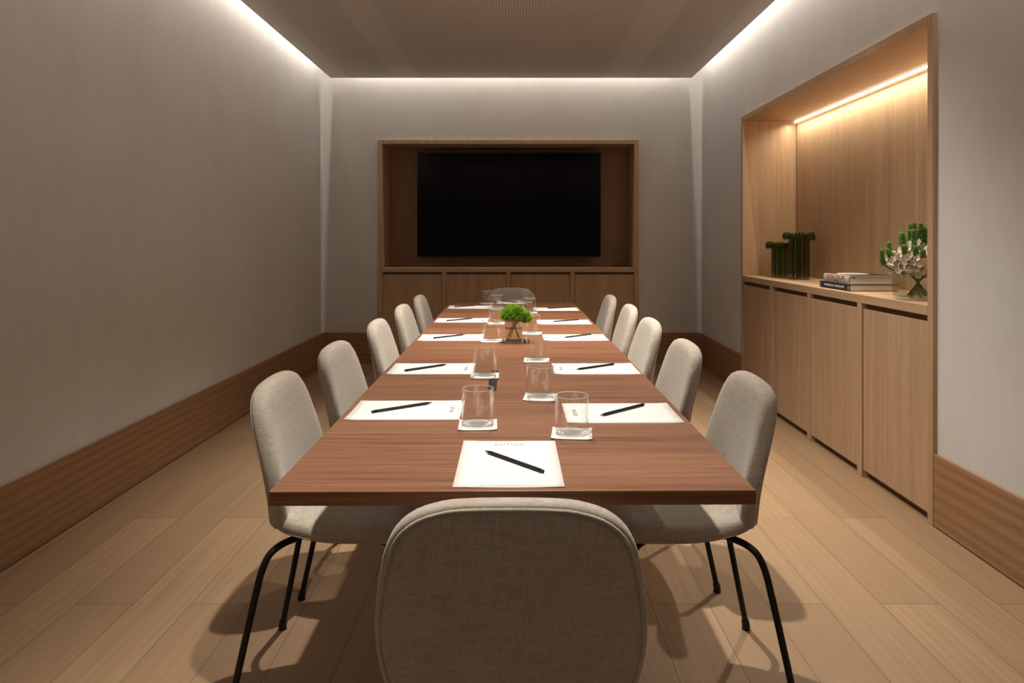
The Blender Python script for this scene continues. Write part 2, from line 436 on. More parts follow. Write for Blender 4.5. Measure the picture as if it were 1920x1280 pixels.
CT, CB = 0.922, 0.880     # worktop top and bottom
wt = boxes('worktop', M['oak_counter'], None, (XF, 2.150, RY0 + FT + 0.001, RY1 - FT - 0.001, CB, CT))
tag(wt, 'long pale oak worktop running the length of the right wall niche', 'worktop')
DZ1, DZ0 = 0.852, 0.040
ydiv = [(2.930, 2.930), (3.491, 3.537), (4.109, 4.148), (4.719, 4.766), (5.337, 5.337)]
which = ['nearest the camera', 'second from the near end', 'third from the near end', 'farthest from the camera']
below = ['under the flower vase', 'under the stacked books', 'between books and green vases', 'under the two green vases']
for i in range(4):
    y0, y1 = ydiv[i][1], ydiv[i + 1][0]
    c = empty('base_cabinet', (XF + 0.2, (y0 + y1) / 2, 0))
    tag(c, 'oak cabinet in right niche, %s, %s' % (which[i], below[i]), 'cabinet', 'oak base cabinets in the right niche')
    relboxes('carcass', M['shadowgap'], c, (XF + 0.034, 2.149, y0 + 0.001, y1 - 0.001, 0.03, CB - 0.001), bevel=0)
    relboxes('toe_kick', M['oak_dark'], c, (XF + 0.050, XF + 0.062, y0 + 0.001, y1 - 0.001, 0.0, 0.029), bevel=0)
    relboxes('door', M['oak'], c, (XF + 0.008, XF + 0.030, y0 + 0.003, y1 - 0.003, DZ0, DZ1))
    if i < 3:
        relboxes('side_panel', M['oak'], c, (XF, 2.149, ydiv[i + 1][0], ydiv[i + 1][1], 0.0, CB - 0.001))

# ------------------------------------------------------------------ far media niche
YN = 6.642
mf = empty('media_niche', ((FX0 + FX1) / 2, YF, 0))
tag(mf, 'oak-lined niche in the far wall framing the television', 'niche')
relboxes('stile', M['oak_h'], mf, (FX0, FX0 + 0.042, YN, 7.055, 0, FZ))
relboxes('stile', M['oak_h'], mf, (FX1 - 0.042, FX1, YN, 7.055, 0, FZ))
relboxes('header', M['oak'], mf, (FX0 + 0.042, FX1 - 0.042, YN, 7.055, FZ - FT, FZ))
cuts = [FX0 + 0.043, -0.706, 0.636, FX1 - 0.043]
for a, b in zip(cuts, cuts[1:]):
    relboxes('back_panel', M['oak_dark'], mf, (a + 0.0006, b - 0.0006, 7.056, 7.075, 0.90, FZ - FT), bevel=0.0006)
wt2 = boxes('worktop', M['oak_counter'], None, (FX0 + 0.043, FX1 - 0.043, YN, 7.055, 0.886, 0.928))
tag(wt2, 'oak worktop below the television in the far wall niche', 'worktop')
xdiv = [(-1.304, -1.304), (-0.7295, -0.688), (-0.1108, -0.0708), (0.5046, 0.546), (1.120, 1.120)]
wh = ['leftmost of the four', 'second from the left', 'third from the left', 'rightmost of the four']
for i in range(4):
    x0, x1 = xdiv[i][1], xdiv[i + 1][0]
    c = empty('base_cabinet', ((x0 + x1) / 2, YN + 0.2, 0))
    tag(c, 'oak base cabinet under the television, %s on the far wall' % wh[i], 'cabinet', 'oak base cabinets under the television')
    relboxes('carcass', M['shadowgap'], c, (x0 + 0.001, x1 - 0.001, YN + 0.034, 7.05, 0.03, 0.885), bevel=0)
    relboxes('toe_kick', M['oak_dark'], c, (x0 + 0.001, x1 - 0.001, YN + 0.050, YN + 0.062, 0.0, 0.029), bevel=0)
    relboxes('door', M['oak'], c, (x0 + 0.003, x1 - 0.003, YN + 0.008, YN + 0.030, 0.040, 0.862))
    if i < 3:
        relboxes('side_panel', M['oak'], c, (xdiv[i + 1][0], xdiv[i + 1][1], YN, 7.05, 0.0, 0.885))

# television
YT = 6.86
tv = empty('television', (-0.088, YT, 1.545))
tag(tv, 'large black flat television mounted in the oak niche on the far wall', 'television')
tx0, tx1, tz0, tz1 = -1.002, 0.826, 1.022, 2.066
relboxes('housing', M['bezel'], tv, (tx0, tx1, YT, YT + 0.045, tz0, tz1), bevel=0.003)
relboxes('screen', M['screen'], tv, (tx0 + 0.007, tx1 - 0.007, YT - 0.0015, YT - 0.0002, tz0 + 0.012, tz1 - 0.007), bevel=0)
relboxes('sensor', M['bezel'], tv, (0.64, 0.69, YT + 0.004, YT + 0.02, tz0 - 0.008, tz0 - 0.0003), bevel=0.001)
relboxes('wall_bracket', M['steel'], tv, (-0.40, 0.22, YT + 0.0455, 7.0555, 1.30, 1.80), bevel=0.002)

# ------------------------------------------------------------------ table
TYAW = 0.0084
TZ = 0.74
tb = empty('conference_table', (-0.0254, 3.258, 0), TYAW)
tag(tb, 'long rectangular conference table with a reddish walnut top', 'table')
bm = bmesh.new(); box(bm, -0.4495, 0.4495, -1.985, 1.985, TZ - 0.027, TZ, bevel=0.0018)
link('tabletop', bm, M['walnut'], tb)
for yy in (-1.0, 1.1):
    bm = bmesh.new(); box(bm, -0.10, 0.10, yy - 0.05, yy + 0.05, 0.02, TZ - 0.040, bevel=0.004); box(bm, -0.13, 0.13, yy - 0.25, yy + 0.25, TZ - 0.040, TZ - 0.0272, bevel=0.002)
    box(bm, -0.16, 0.16, yy - 0.25, yy + 0.25, 0.0, 0.02, bevel=0.003)
    link('pedestal', bm, M['black'], tb)

# ------------------------------------------------------------------ chairs
def closed_spline(pts, n):
    """closed Catmull-Rom through pts, resampled evenly to n points"""
    m = len(pts); dense = []
    for i in range(m):
        p0, p1, p2, p3 = (Vector(pts[(i + k - 1) % m]) for k in range(4))
        for j in range(16):
            t = j / 16
            dense.append(0.5 * ((2 * p1) + (p2 - p0) * t + (2 * p0 - 5 * p1 + 4 * p2 - p3) * t * t + (3 * p1 - p0 - 3 * p2 + p3) * t ** 3))
    L = [0]
    for i in range(len(dense)): L.append(L[-1] + (dense[(i + 1) % len(dense)] - dense[i]).length)
    out = []; k = 0
    for i in range(n):
        d = L[-1] * i / n
        while L[k + 1] < d: k += 1
        a, b = dense[k % len(dense)], dense[(k + 1) % len(dense)]
        out.append(a.lerp(b, (d - L[k]) / max(1e-9, L[k + 1] - L[k])))
    return out
def pillow(outline, rings, fmap, mat=0):
    bm = bmesh.new(); n = len(outline)
    us = [p[0] for p in outline]; vs = [p[1] for p in outline]
    cu, cv = (min(us) + max(us)) / 2, (min(vs) + max(vs)) / 2
    hu, hv = (max(us) - min(us)) / 2, (max(vs) - min(vs)) / 2
    R = []
    for ins, d in rings:
        su, sv = 1 - ins / hu, 1 - ins / hv
        if ins > 0.06: su = sv = 1 - ins / min(hu, hv) if False else (su + 0) ; sv = max(0.04, 1 - ins / hv)
        su = max(0.04, su)
        R.append([bm.verts.new(fmap(cu + (p[0] - cu) * su, cv + (p[1] - cv) * sv, d)) for p in outline])
    for A, B in zip(R, R[1:]):
        for k in range(n): bm.faces.new((A[k], A[(k + 1) % n], B[(k + 1) % n], B[k]))
    bm.faces.new(R[0]); bm.faces.new(list(reversed(R[-1])))
    return bm
half = [(0.000, 0.8250), (0.078, 0.8225), (0.118, 0.8140), (0.143, 0.8030), (0.163, 0.7860), (0.176, 0.7660), (0.1865, 0.7380), (0.1945, 0.7000),
        (0.2015, 0.6600), (0.2065, 0.6150), (0.2060, 0.5750), (0.2000, 0.5400), (0.1900, 0.5100), (0.1750, 0.4820), (0.1540, 0.4630), (0.1200, 0.4520), (0.06, 0.4500)]
half = [(u * 1.015, v) for u, v in half]
outline = half + [(0.0, 0.4500)] + [(-u, v) for u, v in reversed(half[1:])]
OUT = closed_spline(outline, 96)
def back_map(u, v, d):
    t = (v - 0.45) / 0.375
    y = -0.206 - 0.049 * t - 0.010 * math.sin(math.pi * t) + 1.0 * u * u * (0.22 + 0.78 * math.sin(math.pi * min(1.0, max(0.0, t + 0.08)) ** 0.8))
    return Vector((u, y + d, v))
seat_half = [(0.0, 0.232), (0.09, 0.231), (0.150, 0.222), (0.186, 0.200), (0.206, 0.165), (0.2145, 0.10), (0.2140, 0.03), (0.208, -0.05), (0.196, -0.11), (0.180, -0.155), (0.150, -0.184), (0.09, -0.200)]
seat_out = seat_half + [(0.0, -0.204)] + [(-u, v) for u, v in reversed(seat_half[1:])]
SOUT = closed_spline(seat_out, 80)
def seat_map(u, v, d):
    # v = depth (front +), d = height; underside rises towards the back, front edge droops
    back = max(0.0, (-v - 0.02) / 0.18); front = max(0.0, (v - 0.10) / 0.13)
    z = 0.433 + d + 0.018 * back * back - 0.012 * front * front * (1 if d > 0.02 else 0.4)
    z += 0.30 * u * u * (0.4 + 0.6 * back)
    return Vector((u, v, z))

def make_chair():
    root = empty('dining_chair')
    rings = [(0.15, -0.0015), (0.10, -0.002), (0.05, -0.0015), (0.022, -0.0005), (0.013, 0.0005), (0.0105, 0.0035), (0.0075, 0.0015), (0.002, 0.006),
             (0.000, 0.013), (0.000, 0.026), (0.004, 0.036), (0.013, 0.043), (0.030, 0.0465), (0.06, 0.047), (0.10, 0.046), (0.15, 0.045)]
    b = link('backrest', pillow(OUT, rings, back_map), M['fabric'], root, True)
    bm = bmesh.new()
    us = 0.0; cu, cv, hu, hv = 0, 0.6375, 0.2065, 0.1875
    tube(bm, [back_map(p[0] * (1 - 0.0095 / hu), cv + (p[1] - cv) * (1 - 0.0095 / hv), 0.0015) for p in OUT], 0.0032, 8, closed=True)
    link('piping', bm, M['fabric'], b, True)
    rings = [(0.15, 0.004), (0.10, 0.002), (0.05, 0.0), (0.025, 0.001), (0.010, 0.006), (0.002, 0.015), (0.0, 0.026), (0.003, 0.037), (0.012, 0.045), (0.028, 0.0495), (0.06, 0.050), (0.10, 0.049), (0.15, 0.048)]
    st = link('seat', pillow(SOUT, rings, seat_map), M['fabric'], root, True)
    bm = bmesh.new()
    tube(bm, [seat_map(p[0] * (1 - 0.004 / 0.2145), 0.014 + (p[1] - 0.014) * (1 - 0.004 / 0.218), 0.012) for p in SOUT], 0.0028, 8, closed=True)
    link('piping', bm, M['fabric'], st, True)
    # mounting hub under the seat
    bm = bmesh.new(); lathe(bm, [(0, 0.402), (0.030, 0.402), (0.040, 0.408), (0.044, 0.420), (0.044, 0.432), (0, 0.432)], 32, loc=(0, -0.055, 0))
    link('hub', bm, M['black'], root, True)
    for sx in (-1, 1):
        for (fy, by, hy) in ((-0.282, -0.175, -0.070), (0.190, 0.110, -0.030)):
            pts = smooth_path([(sx * 0.012, hy, 0.421), (sx * 0.10, (hy + by) / 2, 0.424), (sx * 0.160, by, 0.424), (sx * 0.185, by + (fy - by) * 0.25, 0.395), (sx * 0.196, by + (fy - by) * 0.45, 0.30), (sx * 0.214, fy, 0.014)], 3)
            bm = bmesh.new(); tube(bm, pts, 0.0088, 12)
            lg = link('leg', bm, M['black'], root, True)
            d = (Vector(pts[-1]) - Vector(pts[-2])).normalized()
            e = Vector(pts[-1])
            bm = bmesh.new(); tube(bm, [e - d * 0.016, e - d * 0.012, e + d * 0.002, (e.x, e.y, 0.0005)], [0.0105, 0.0118, 0.0122, 0.0125], 12)
            link('foot_cap', bm, M['foot'], lg, True)
    return root
proto = make_chair()
PI = math.pi
chairs = [  # x, y, facing rotation (0 = faces +Y), label
    (-0.010, 1.243, 0.0, 'oatmeal linen chair at the near end of the table with its back to the camera', None),
    (-0.440, 1.925, -PI / 2 + 0.02, 'oatmeal linen chair on the left side, nearest to the camera', 'L'),
    (-0.436, 2.517, -PI / 2 - 0.02, 'oatmeal linen chair on the left side, second from the near end', 'L'),
    (-0.430, 3.250, -PI / 2 + 0.01, 'oatmeal linen chair on the left side, the middle of five', 'L'),
    (-0.436, 3.990, -PI / 2 - 0.01, 'oatmeal linen chair on the left side, second from the far end', 'L'),
    (-0.434, 4.674, -PI / 2, 'oatmeal linen chair on the left side, farthest from the camera', 'L'),
    (0.418, 1.925, PI / 2 - 0.02, 'oatmeal linen chair on the right side, nearest to the camera', 'R'),
    (0.396, 2.570, PI / 2 + 0.01, 'oatmeal linen chair on the right side, second from the near end', 'R'),
    (0.404, 3.294, PI / 2 + 0.02, 'oatmeal linen chair on the right side, the middle of five', 'R'),
    (0.418, 3.990, PI / 2, 'oatmeal linen chair on the right side, second from the far end', 'R'),
    (0.396, 4.674, PI / 2 + 0.01, 'oatmeal linen chair on the right side, farthest from the camera', 'R'),
    (-0.050, 5.160, PI, 'oatmeal linen chair at the far end of the table below the television', None)]
for i, (x, y, rz, lab, side) in enumerate(chairs):
    c = proto if i == 0 else copy_tree(proto)
    c.location = (x, y, 0); c.rotation_euler = (0, 0, rz)
    tag(c, lab, 'chair', {'L': 'linen chairs along the table', 'R': 'linen chairs along the table', None: 'linen chairs at the table ends'}[side])

# ------------------------------------------------------------------ paper, pencils, coasters, tumblers
def make_sheet():
    """A4 sheet, portrait in its own frame (top = +Y); corners lift by a hair"""
    bm = bmesh.new(); nx, ny = 8, 10; w, h = 0.21, 0.297; V = []; W = []
    for j in range(ny + 1):
        ra, rb = [], []
        for i in range(nx + 1):
            x, y = (i / nx - 0.5) * w, (j / ny - 0.5) * h
            e = max(0.0, abs(y) / (h / 2) - 0.72) / 0.28
            z = 0.0006 + 0.0016 * e * e * (0.5 + 0.5 * math.sin(i * 1.1 + j * 0.8)) * (abs(x) / (w / 2)) ** 2
            ra.append(bm.verts.new((x, y, z))); rb.append(bm.verts.new((x, y, z - 0.0004)))
        V.append(ra); W.append(rb)
    for j in range(ny):
        for i in range(nx):
            bm.faces.new((V[j][i], V[j][i + 1], V[j + 1][i + 1], V[j + 1][i]))
            bm.faces.new((W[j][i], W[j + 1][i], W[j + 1][i + 1], W[j][i + 1]))
    for j in range(ny):
        for i in (0, nx): bm.faces.new((V[j][i], V[j + 1][i], W[j + 1][i], W[j][i]))
    for i in range(nx):
        for j in (0, ny): bm.faces.new((V[j][i], W[j][i], W[j][i + 1], V[j][i + 1]))
    s = link('sheet_of_paper', bm, M['paper'], None, True)
    T = Matrix.Translation
    text_mesh('letterhead', 'EDITION', 0.0165, M['ink'], s, T((0, 0.120, 0.0009)), 0.85, 1.25, 0.00005)
    bm = bmesh.new(); box(bm, -0.075, 0.075, -0.1372, -0.1366, 0.0009, 0.00102)
    link('printed_line', bm, M['ink_light'], s)
    return s
def make_pencil():
    """lies along +X (tip at +X), hexagonal barrel"""
    root = empty('pencil'); r = 0.0039
    bm = bmesh.new(); hz = r * 0.87
    def hexring(x, rr): return [bm.verts.new((x, rr * math.cos(PI / 3 * k), hz + rr * math.sin(PI / 3 * k))) for k in range(6)]
    A = hexring(-0.078, r); B = hexring(0.072, r); C = hexring(0.086, 0.0012)
    for P0, P1 in ((A, B), (B, C)):
        for k in range(6): bm.faces.new((P0[k], P0[(k + 1) % 6], P1[(k + 1) % 6], P1[k]))
    bm.faces.new(A); bm.faces.new(list(reversed(C)))
    link('barrel', bm, M['pencil'], root)
    bm = bmesh.new(); tube(bm, [(0.0862, 0, hz), (0.092, 0, hz)], [0.0011, 0.0003], 8); link('lead', bm, M['graphite'], root)
    bm = bmesh.new(); tube(bm, [(-0.0782, 0, hz), (-0.081, 0, hz), (-0.0815, 0, hz), (-0.083, 0, hz), (-0.0835, 0, hz), (-0.087, 0, hz)], [0.0036, 0.0036, 0.0041, 0.0041, 0.0036, 0.0036], 12)
    link('ferrule', bm, M['ferrule'], root)
    bm = bmesh.new(); tube(bm, [(-0.0872, 0, hz), (-0.0915, 0, hz), (-0.0925, 0, hz)], [0.0035, 0.0035, 0.0025], 12)
    link('eraser', bm, M['foot'], root, True)
    return root
def make_coaster():
    bm = bmesh.new(); n = 8; a = 0.048; V, W = [], []
    for j in range(n + 1):
        ra, rb = [], []
        for i in range(n + 1):
            x, y = (i / n - 0.5) * 2 * a, (j / n - 0.5) * 2 * a
            e = max(0, (abs(x) + abs(y)) / (2 * a) - 0.8) / 0.2
            z = 0.0008 + 0.002 * e * e
            ra.append(bm.verts.new((x, y, z))); rb.append(bm.verts.new((x, y, z - 0.0006)))
        V.append(ra); W.append(rb)
    for j in range(n):
        for i in range(n):
            bm.faces.new((V[j][i], V[j][i + 1], V[j + 1][i + 1], V[j + 1][i])); bm.faces.new((W[j][i], W[j + 1][i], W[j + 1][i + 1], W[j][i + 1]))
    for j in range(n):
        for i in (0, n): bm.faces.new((V[j][i], V[j + 1][i], W[j + 1][i], W[j][i])); bm.faces.new((V[i][j], W[i][j], W[i][j + 1], V[i][j + 1]))
    return link('paper_coaster', bm, M['coaster'], None, True)
def make_glass():
    """straight thin walled tumbler with a rounded heavy foot"""
    root = empty('drinking_glass'); R = 0.0400; h = 0.0905
    bm = bmesh.new()
    lathe(bm, [(0.0, 0.0022), (0.024, 0.0022), (0.028, 0.0004), (0.033, 0.0010), (0.0375, 0.0035), (0.0396, 0.008), (R, 0.013), (R, 0.05), (R, h - 0.001)], 56)
    lathe(bm, [(R - 0.0013, h - 0.001), (R - 0.0013, 0.05), (R - 0.0014, 0.018), (R - 0.003, 0.0125), (R - 0.008, 0.0098), (0.02, 0.0090), (0.0, 0.0088)], 56)
    bowl = link('bowl', bm, M['glass'], root, True)
    bm = bmesh.new()
    tube(bm, [((R - 0.00065) * math.cos(2 * PI * k / 56), (R - 0.00065) * math.sin(2 * PI * k / 56), h - 0.0003) for k in range(56)], 0.00075, 8, closed=True)
    link('rim', bm, M['rim'], root, True)
    bm = bmesh.new()  # pale rings added as the ring highlights in the glass base
    for rr_, zz_ in ((0.0265, 0.0016), (0.0345, 0.0045)):
        tube(bm, [(rr_ * math.cos(2 * PI * k / 48), rr_ * math.sin(2 * PI * k / 48), zz_) for k in range(48)], 0.0006, 6, closed=True)
    lathe(bm, [(0.0, 0.0050), (0.012, 0.0052), (0.022, 0.0060)], 40)
    link('foot', bm, M['rim'], root, True)
    return root
side = {'L': -PI / 2, 'R': PI / 2}
places = [  # who, sheet x, y, rot, pencil centre x, y, dir (tip) dx, dy
    ('front', -0.0184, 1.4375, 0.0, (-0.0731, 1.502), (0.0506, 1.3657)),
    ('L1', -0.300, 1.877, -PI / 2, (-0.2388, 1.945), (-0.389, 1.838)),
    ('L2', -0.306, 2.471, -PI / 2, (-0.255, 2.541), (-0.3988, 2.413)),
    ('L3', -0.313, 3.255, -PI / 2, (-0.248, 3.335), (-0.398, 3.205)),
    ('L4', -0.3195, 3.945, -PI / 2, (-0.2567, 4.01), (-0.4037, 3.89)),
    ('L5', -0.326, 4.710, -PI / 2, (-0.286, 4.807), (-0.431, 4.695)),
    ('R1', 0.2725, 1.845, PI / 2, (0.2077, 1.794), (0.3554, 1.926)),
    ('R2', 0.275, 2.471, PI / 2, (0.199, 2.433), (0.358, 2.546)),
    ('R3', 0.267, 3.255, PI / 2, (0.209, 3.222), (0.359, 3.348)),
    ('R4', 0.255, 3.860, PI / 2, (0.193, 3.852), (0.344, 3.945)),
    ('R5', 0.2507, 4.570, PI / 2, (0.191, 4.587), (0.3466, 4.676)),
    ('far', -0.0506, 5.085, PI, (-0.010, 5.040), (-0.115, 5.150)),
]
desc = {'front': 'at the near end of the table', 'far': 'at the far end of the table below the television',
        'L1': 'on the left of the table, nearest to the camera', 'L2': 'on the left of the table, second from the near end', 'L3': 'on the left of the table, middle of five',
        'L4': 'on the left of the table, second from the far end', 'L5': 'on the left of the table, farthest from the camera',
        'R1': 'on the right of the table, nearest to the camera', 'R2': 'on the right of the table, second from the near end', 'R3': 'on the right of the table, middle of five',
        'R4': 'on the right of the table, second from the far end', 'R5': 'on the right of the table, farthest from the camera'}
sheet = make_sheet(); pencil = make_pencil()
for i, (k, x, y, rz, tip, end) in enumerate(places):
    s = sheet if i == 0 else copy_tree(sheet)
    s.location = (x, y, TZ); s.rotation_euler = (0, 0, rz + TYAW)
    tag(s, 'white letterhead sheet ' + desc[k], 'paper', 'letterhead sheets on the table')
    p = pencil if i == 0 else copy_tree(pencil)
    p.location = ((tip[0] + end[0]) / 2, (tip[1] + end[1]) / 2, TZ + 0.0012)
    p.rotation_euler = (0, 0, math.atan2(tip[1] - end[1], tip[0] - end[0]))
    tag(p, 'black pencil on paper ' + desc[k], 'pencil', 'black pencils on the papers')
glasses = [('L1', -0.0997, 1.722, 0.04), ('R1', 0.1284, 1.646, -0.10), ('R2', 0.0656, 2.023, -0.12), ('L2', -0.112, 2.338, 0.03), ('R3', 0.0712, 2.6355, -0.05), ('L3', -0.1215, 3.146, 0.02),
           ('R4', 0.068, 3.395, -0.12), ('L4', -0.1204, 3.80, 0.02), ('R5', 0.0739, 4.354, 0.05), ('L5', -0.138, 4.587, 0.05), ('FL', -0.2186, 4.966, 0.3), ('FR', 0.055, 5.07, 0.1)]
gdesc = {'L1': 'nearest to the camera in the left row', 'R1': 'right of the front sheet', 'R2': 'second of the right row from the camera',
         'L2': 'beside the near black cable outlet', 'R3': 'third of the right row from the camera', 'L3': 'just left of the plant vase',
         'R4': 'just behind the right of the plant vase', 'L4': 'fourth of the left row', 'R5': 'half hidden behind the green plant, right row',
         'L5': 'fifth of the left row, near the far end', 'FL': 'at the left of the far end sheet', 'FR': 'at the right of the far end sheet'}
coaster = make_coaster(); glass = make_glass()
for i, (k, x, y, rz) in enumerate(glasses):
    c = coaster if i == 0 else copy_tree(coaster)
    c.location = (x, y - 0.002, TZ + 0.0009); c.rotation_euler = (0, 0, rz)
    tag(c, 'white paper coaster under the tumbler ' + gdesc[k], 'coaster', 'paper coasters under the glasses')
    g = glass if i == 0 else copy_tree(glass)
    g.location = (x, y, TZ + 0.0017); g.rotation_euler = (0, 0, i * 0.7)
    tag(g, 'clear glass tumbler ' + gdesc[k], 'glass', 'clear tumblers on the table')

# flush black cable outlets let into the table top (parts of the table)
for (lx, wy, ln) in ((-0.064, 2.275, 0.33), (-0.064, 4.31, 0.33), (0.064, 3.13, 0.14)):
    ly = wy - 3.258
    bm = bmesh.new(); box(bm, lx - 0.0135, lx + 0.0135, ly - ln / 2, ly + ln / 2, TZ - 0.004, TZ + 0.0006, bevel=0.0003)
    so = link('cable_outlet', bm, M['bezel'], tb)
    bm = bmesh.new(); n_ = int(ln / 0.045)
    for q in range(n_):
        yy = ly - ln / 2 + 0.03 + q * 0.042
        box(bm, lx - 0.007, lx + 0.007, yy - 0.011, yy + 0.011, TZ + 0.0007, TZ + 0.0010)
    link('socket', bm, M['steel'], so)

# ------------------------------------------------------------------ green plant in glass cube
vx, vy = -0.019, 3.103
v = empty('glass_vase', (vx, vy, TZ + 0.0006), 0.03)
tag(v, 'small square clear glass vase holding the green plant on the table', 'vase')
def square_vase(root, hb, ht, h, t, tb_, mat):
    bm = bmesh.new()
    def ring(s, z, rc=0.10):
        out = []
        for k in range(40):
            th = 2 * PI * (k + 0.5) / 40; c_, s_ = math.cos(th), math.sin(th)
            q = (abs(c_) ** 9 + abs(s_) ** 9) ** (-1 / 9)
            out.append(bm.verts.new((s * q * c_, s * q * s_, z)))
        return out
    outer = [ring(hb * 0.97, 0.0), ring(hb, 0.002), ring(hb + (ht - hb) * 0.5, h * 0.5), ring(ht, h), ring(ht - t, h), ring(hb + (ht - hb) * 0.5 - t, h * 0.5), ring(hb - t, tb_)]
    for A, B in zip(outer, outer[1:]):
        for k in range(40): bm.faces.new((A[k], A[(k + 1) % 40], B[(k + 1) % 40], B[k]))
    bm.faces.new(outer[0]); bm.faces.new(outer[-1])
    body = link('glass_body', bm, mat, root)
    bm = bmesh.new()
    def loop_(s, z): return [(s * (abs(math.cos(a)) ** 9 + abs(math.sin(a)) ** 9) ** (-1 / 9) * math.cos(a), s * (abs(math.cos(a)) ** 9 + abs(math.sin(a)) ** 9) ** (-1 / 9) * math.sin(a), z) for a in [2 * PI * (k + 0.5) / 40 for k in range(40)]]
    tube(bm, loop_(ht - t / 2, h + 0.0004), t * 0.42, 8, closed=True)
    link('rim', bm, M['rim'], root, True)
    bm = bmesh.new()
    tube(bm, loop_(hb - t * 1.4, tb_ * 0.55), tb_ * 0.28, 8, closed=True)  # pale loop standing in for bright edge reflections of the vase base
    link('base_glint', bm, M['rim'], root, True)
    return body
square_vase(v, 0.0405, 0.0415, 0.105, 0.003, 0.009, M['glass_green_edge'])
def water_block(root, s0, s1, z0, z1):
    bm = bmesh.new(); R = []
    for s_, z in ((s0, z0), (s1, z1)): R.append([bm.verts.new((s_ * a, s_ * b, z)) for a, b in ((-1, -1), (1, -1), (1, 1), (-1, 1))])
    for k in range(4): bm.faces.new((R[0][k], R[0][(k + 1) % 4], R[1][(k + 1) % 4], R[1][k]))
    bm.faces.new(R[0]); bm.faces.new(R[1]); return link('water', bm, M['water'], root)
water_block(v, 0.0365, 0.0368, 0.0095, 0.062)
bq = empty('green_plant', (vx, vy, TZ + 0.0106))
tag(bq, 'round tuft of feathery bright green plant with crossed stems, on the middle of the table', 'plant')
rnd = random.Random(3)
def tuft(cx, cy, cz, r, n):
    bm = bmesh.new()
    bmesh.ops.create_icosphere(bm, subdivisions=2, radius=r * 0.58, matrix=Matrix.Translation((cx, cy, cz)) @ Matrix.Diagonal((1, 1, 0.8, 1)))
    for _ in range(n):
        d = Vector((rnd.gauss(0, 1), rnd.gauss(0, 1), rnd.gauss(0.15, 1))).normalized()
        side_ = d.cross(Vector((rnd.gauss(0, 1), rnd.gauss(0, 1), rnd.gauss(0, 1)))).normalized()
        a = Vector((cx, cy, cz)) + Vector((d.x, d.y, d.z * 0.8)) * r * 0.52
        tip_ = Vector((cx, cy, cz)) + Vector((d.x, d.y, d.z * 0.82)) * r * rnd.uniform(0.82, 1.14) + side_ * r * 0.22
        mid = a.lerp(tip_, 0.55)
        w = 0.0011
        q = d.cross(side_).normalized()
        v1, v2 = bm.verts.new(mid + side_ * w), bm.verts.new(mid - side_ * w * 0.5 + q * w)
        v3 = bm.verts.new(mid - side_ * w * 0.5 - q * w); vt = bm.verts.new(tip_); vb = bm.verts.new(a)
        for A_, B_ in ((v1, v2), (v2, v3), (v3, v1)):
            bm.faces.new((A_, B_, vt)); bm.faces.new((B_, A_, vb))
    return link('bloom', bm, M['moss'], bq)
tuft(-0.026, -0.008, 0.113, 0.036, 1500); tuft(0.016, -0.006, 0.122, 0.042, 1900); tuft(0.052, 0.0, 0.103, 0.034, 1400)
tuft(-0.002, 0.020, 0.128, 0.040, 1500); tuft(0.012, -0.020, 0.108, 0.034, 1300); tuft(-0.030, 0.016, 0.118, 0.034, 1100)
for (bx, by_, tx_, ty_, tz_) in ((-0.022, -0.02, 0.040, 0.0, 0.09), (0.026, -0.018, -0.018, 0.0, 0.10), (-0.03, 0.0, 0.016, 0.01, 0.10), (0.020, 0.012, 0.0, 0.0, 0.10), (-0.012, 0.02, 0.03, -0.01, 0.10), (0.029, 0.005, -0.022, 0.01, 0.10), (-0.026, -0.028, 0.020, -0.015, 0.09)):
    bm = bmesh.new(); tube(bm, smooth_path([(bx, by_, 0.004), ((bx * 0.3 + tx_ * 0.15), 0.0, 0.062), (tx_, ty_, tz_)], 2), 0.0013, 6)
    link('stem', bm, M['stem'], bq, True)

# ------------------------------------------------------------------ niche: two green vases
def green_vase(loc, R, h, lobes, label):
    g = empty('green_glass_vase', loc)
    tag(g, label, 'vase', 'dark green fluted vases on the worktop')
    def rf(r, z, th, i):
        rr = r * (1 + 0.045 * math.cos(lobes * th))
        if z < 0.012: rr = r * (1 + 0.06 * math.cos(lobes * th))
        if r > R * 1.04:
            k = (r / R - 1.0)
            rr = r * (1 + 0.16 * k * math.sin(lobes * 2 * th + 0.6) + 0.16 * math.sin(5 * th) * k)
            z = z + 0.024 * k * math.sin(lobes * 2 * th) + 0.026 * k * math.sin(3 * th + 1)
        return rr, z
    bm = bmesh.new()
    prof = [(0, 0.0), (R * 0.86, 0.0), (R * 0.96, 0.004), (R, 0.018)] + [(R, h * t) for t in (0.3, 0.6, 0.85)] + [(R * 0.99, h - 0.022), (R * 1.03, h - 0.008), (R * 1.16, h + 0.0005), (R * 1.34, h - 0.002), (R * 1.44, h - 0.014), (R * 1.45, h - 0.030),
            (R * 1.41, h - 0.029), (R * 1.39, h - 0.016), (R * 1.30, h - 0.007), (R * 1.14, h - 0.006), (R * 0.99, h - 0.014), (R * 0.93, h - 0.03)] + [(R * 0.925, h * t) for t in (0.8, 0.5, 0.2)] + [(R * 0.90, 0.024), (R * 0.8, 0.016), (0, 0.014)]
    lathe(bm, prof, lobes * 10, rf)
    body = link('vase_body', bm, M['bottle'], g, True)
    return g
green_vase((1.938, 5.085, CT + 0.0005), 0.0665, 0.252, 14, 'shorter dark green fluted glass vase with a curled rim, left of the taller one')
green_vase((1.975, 4.845, CT + 0.0005), 0.0690, 0.318, 14, 'taller dark green fluted glass vase with a curled rim on the niche worktop')

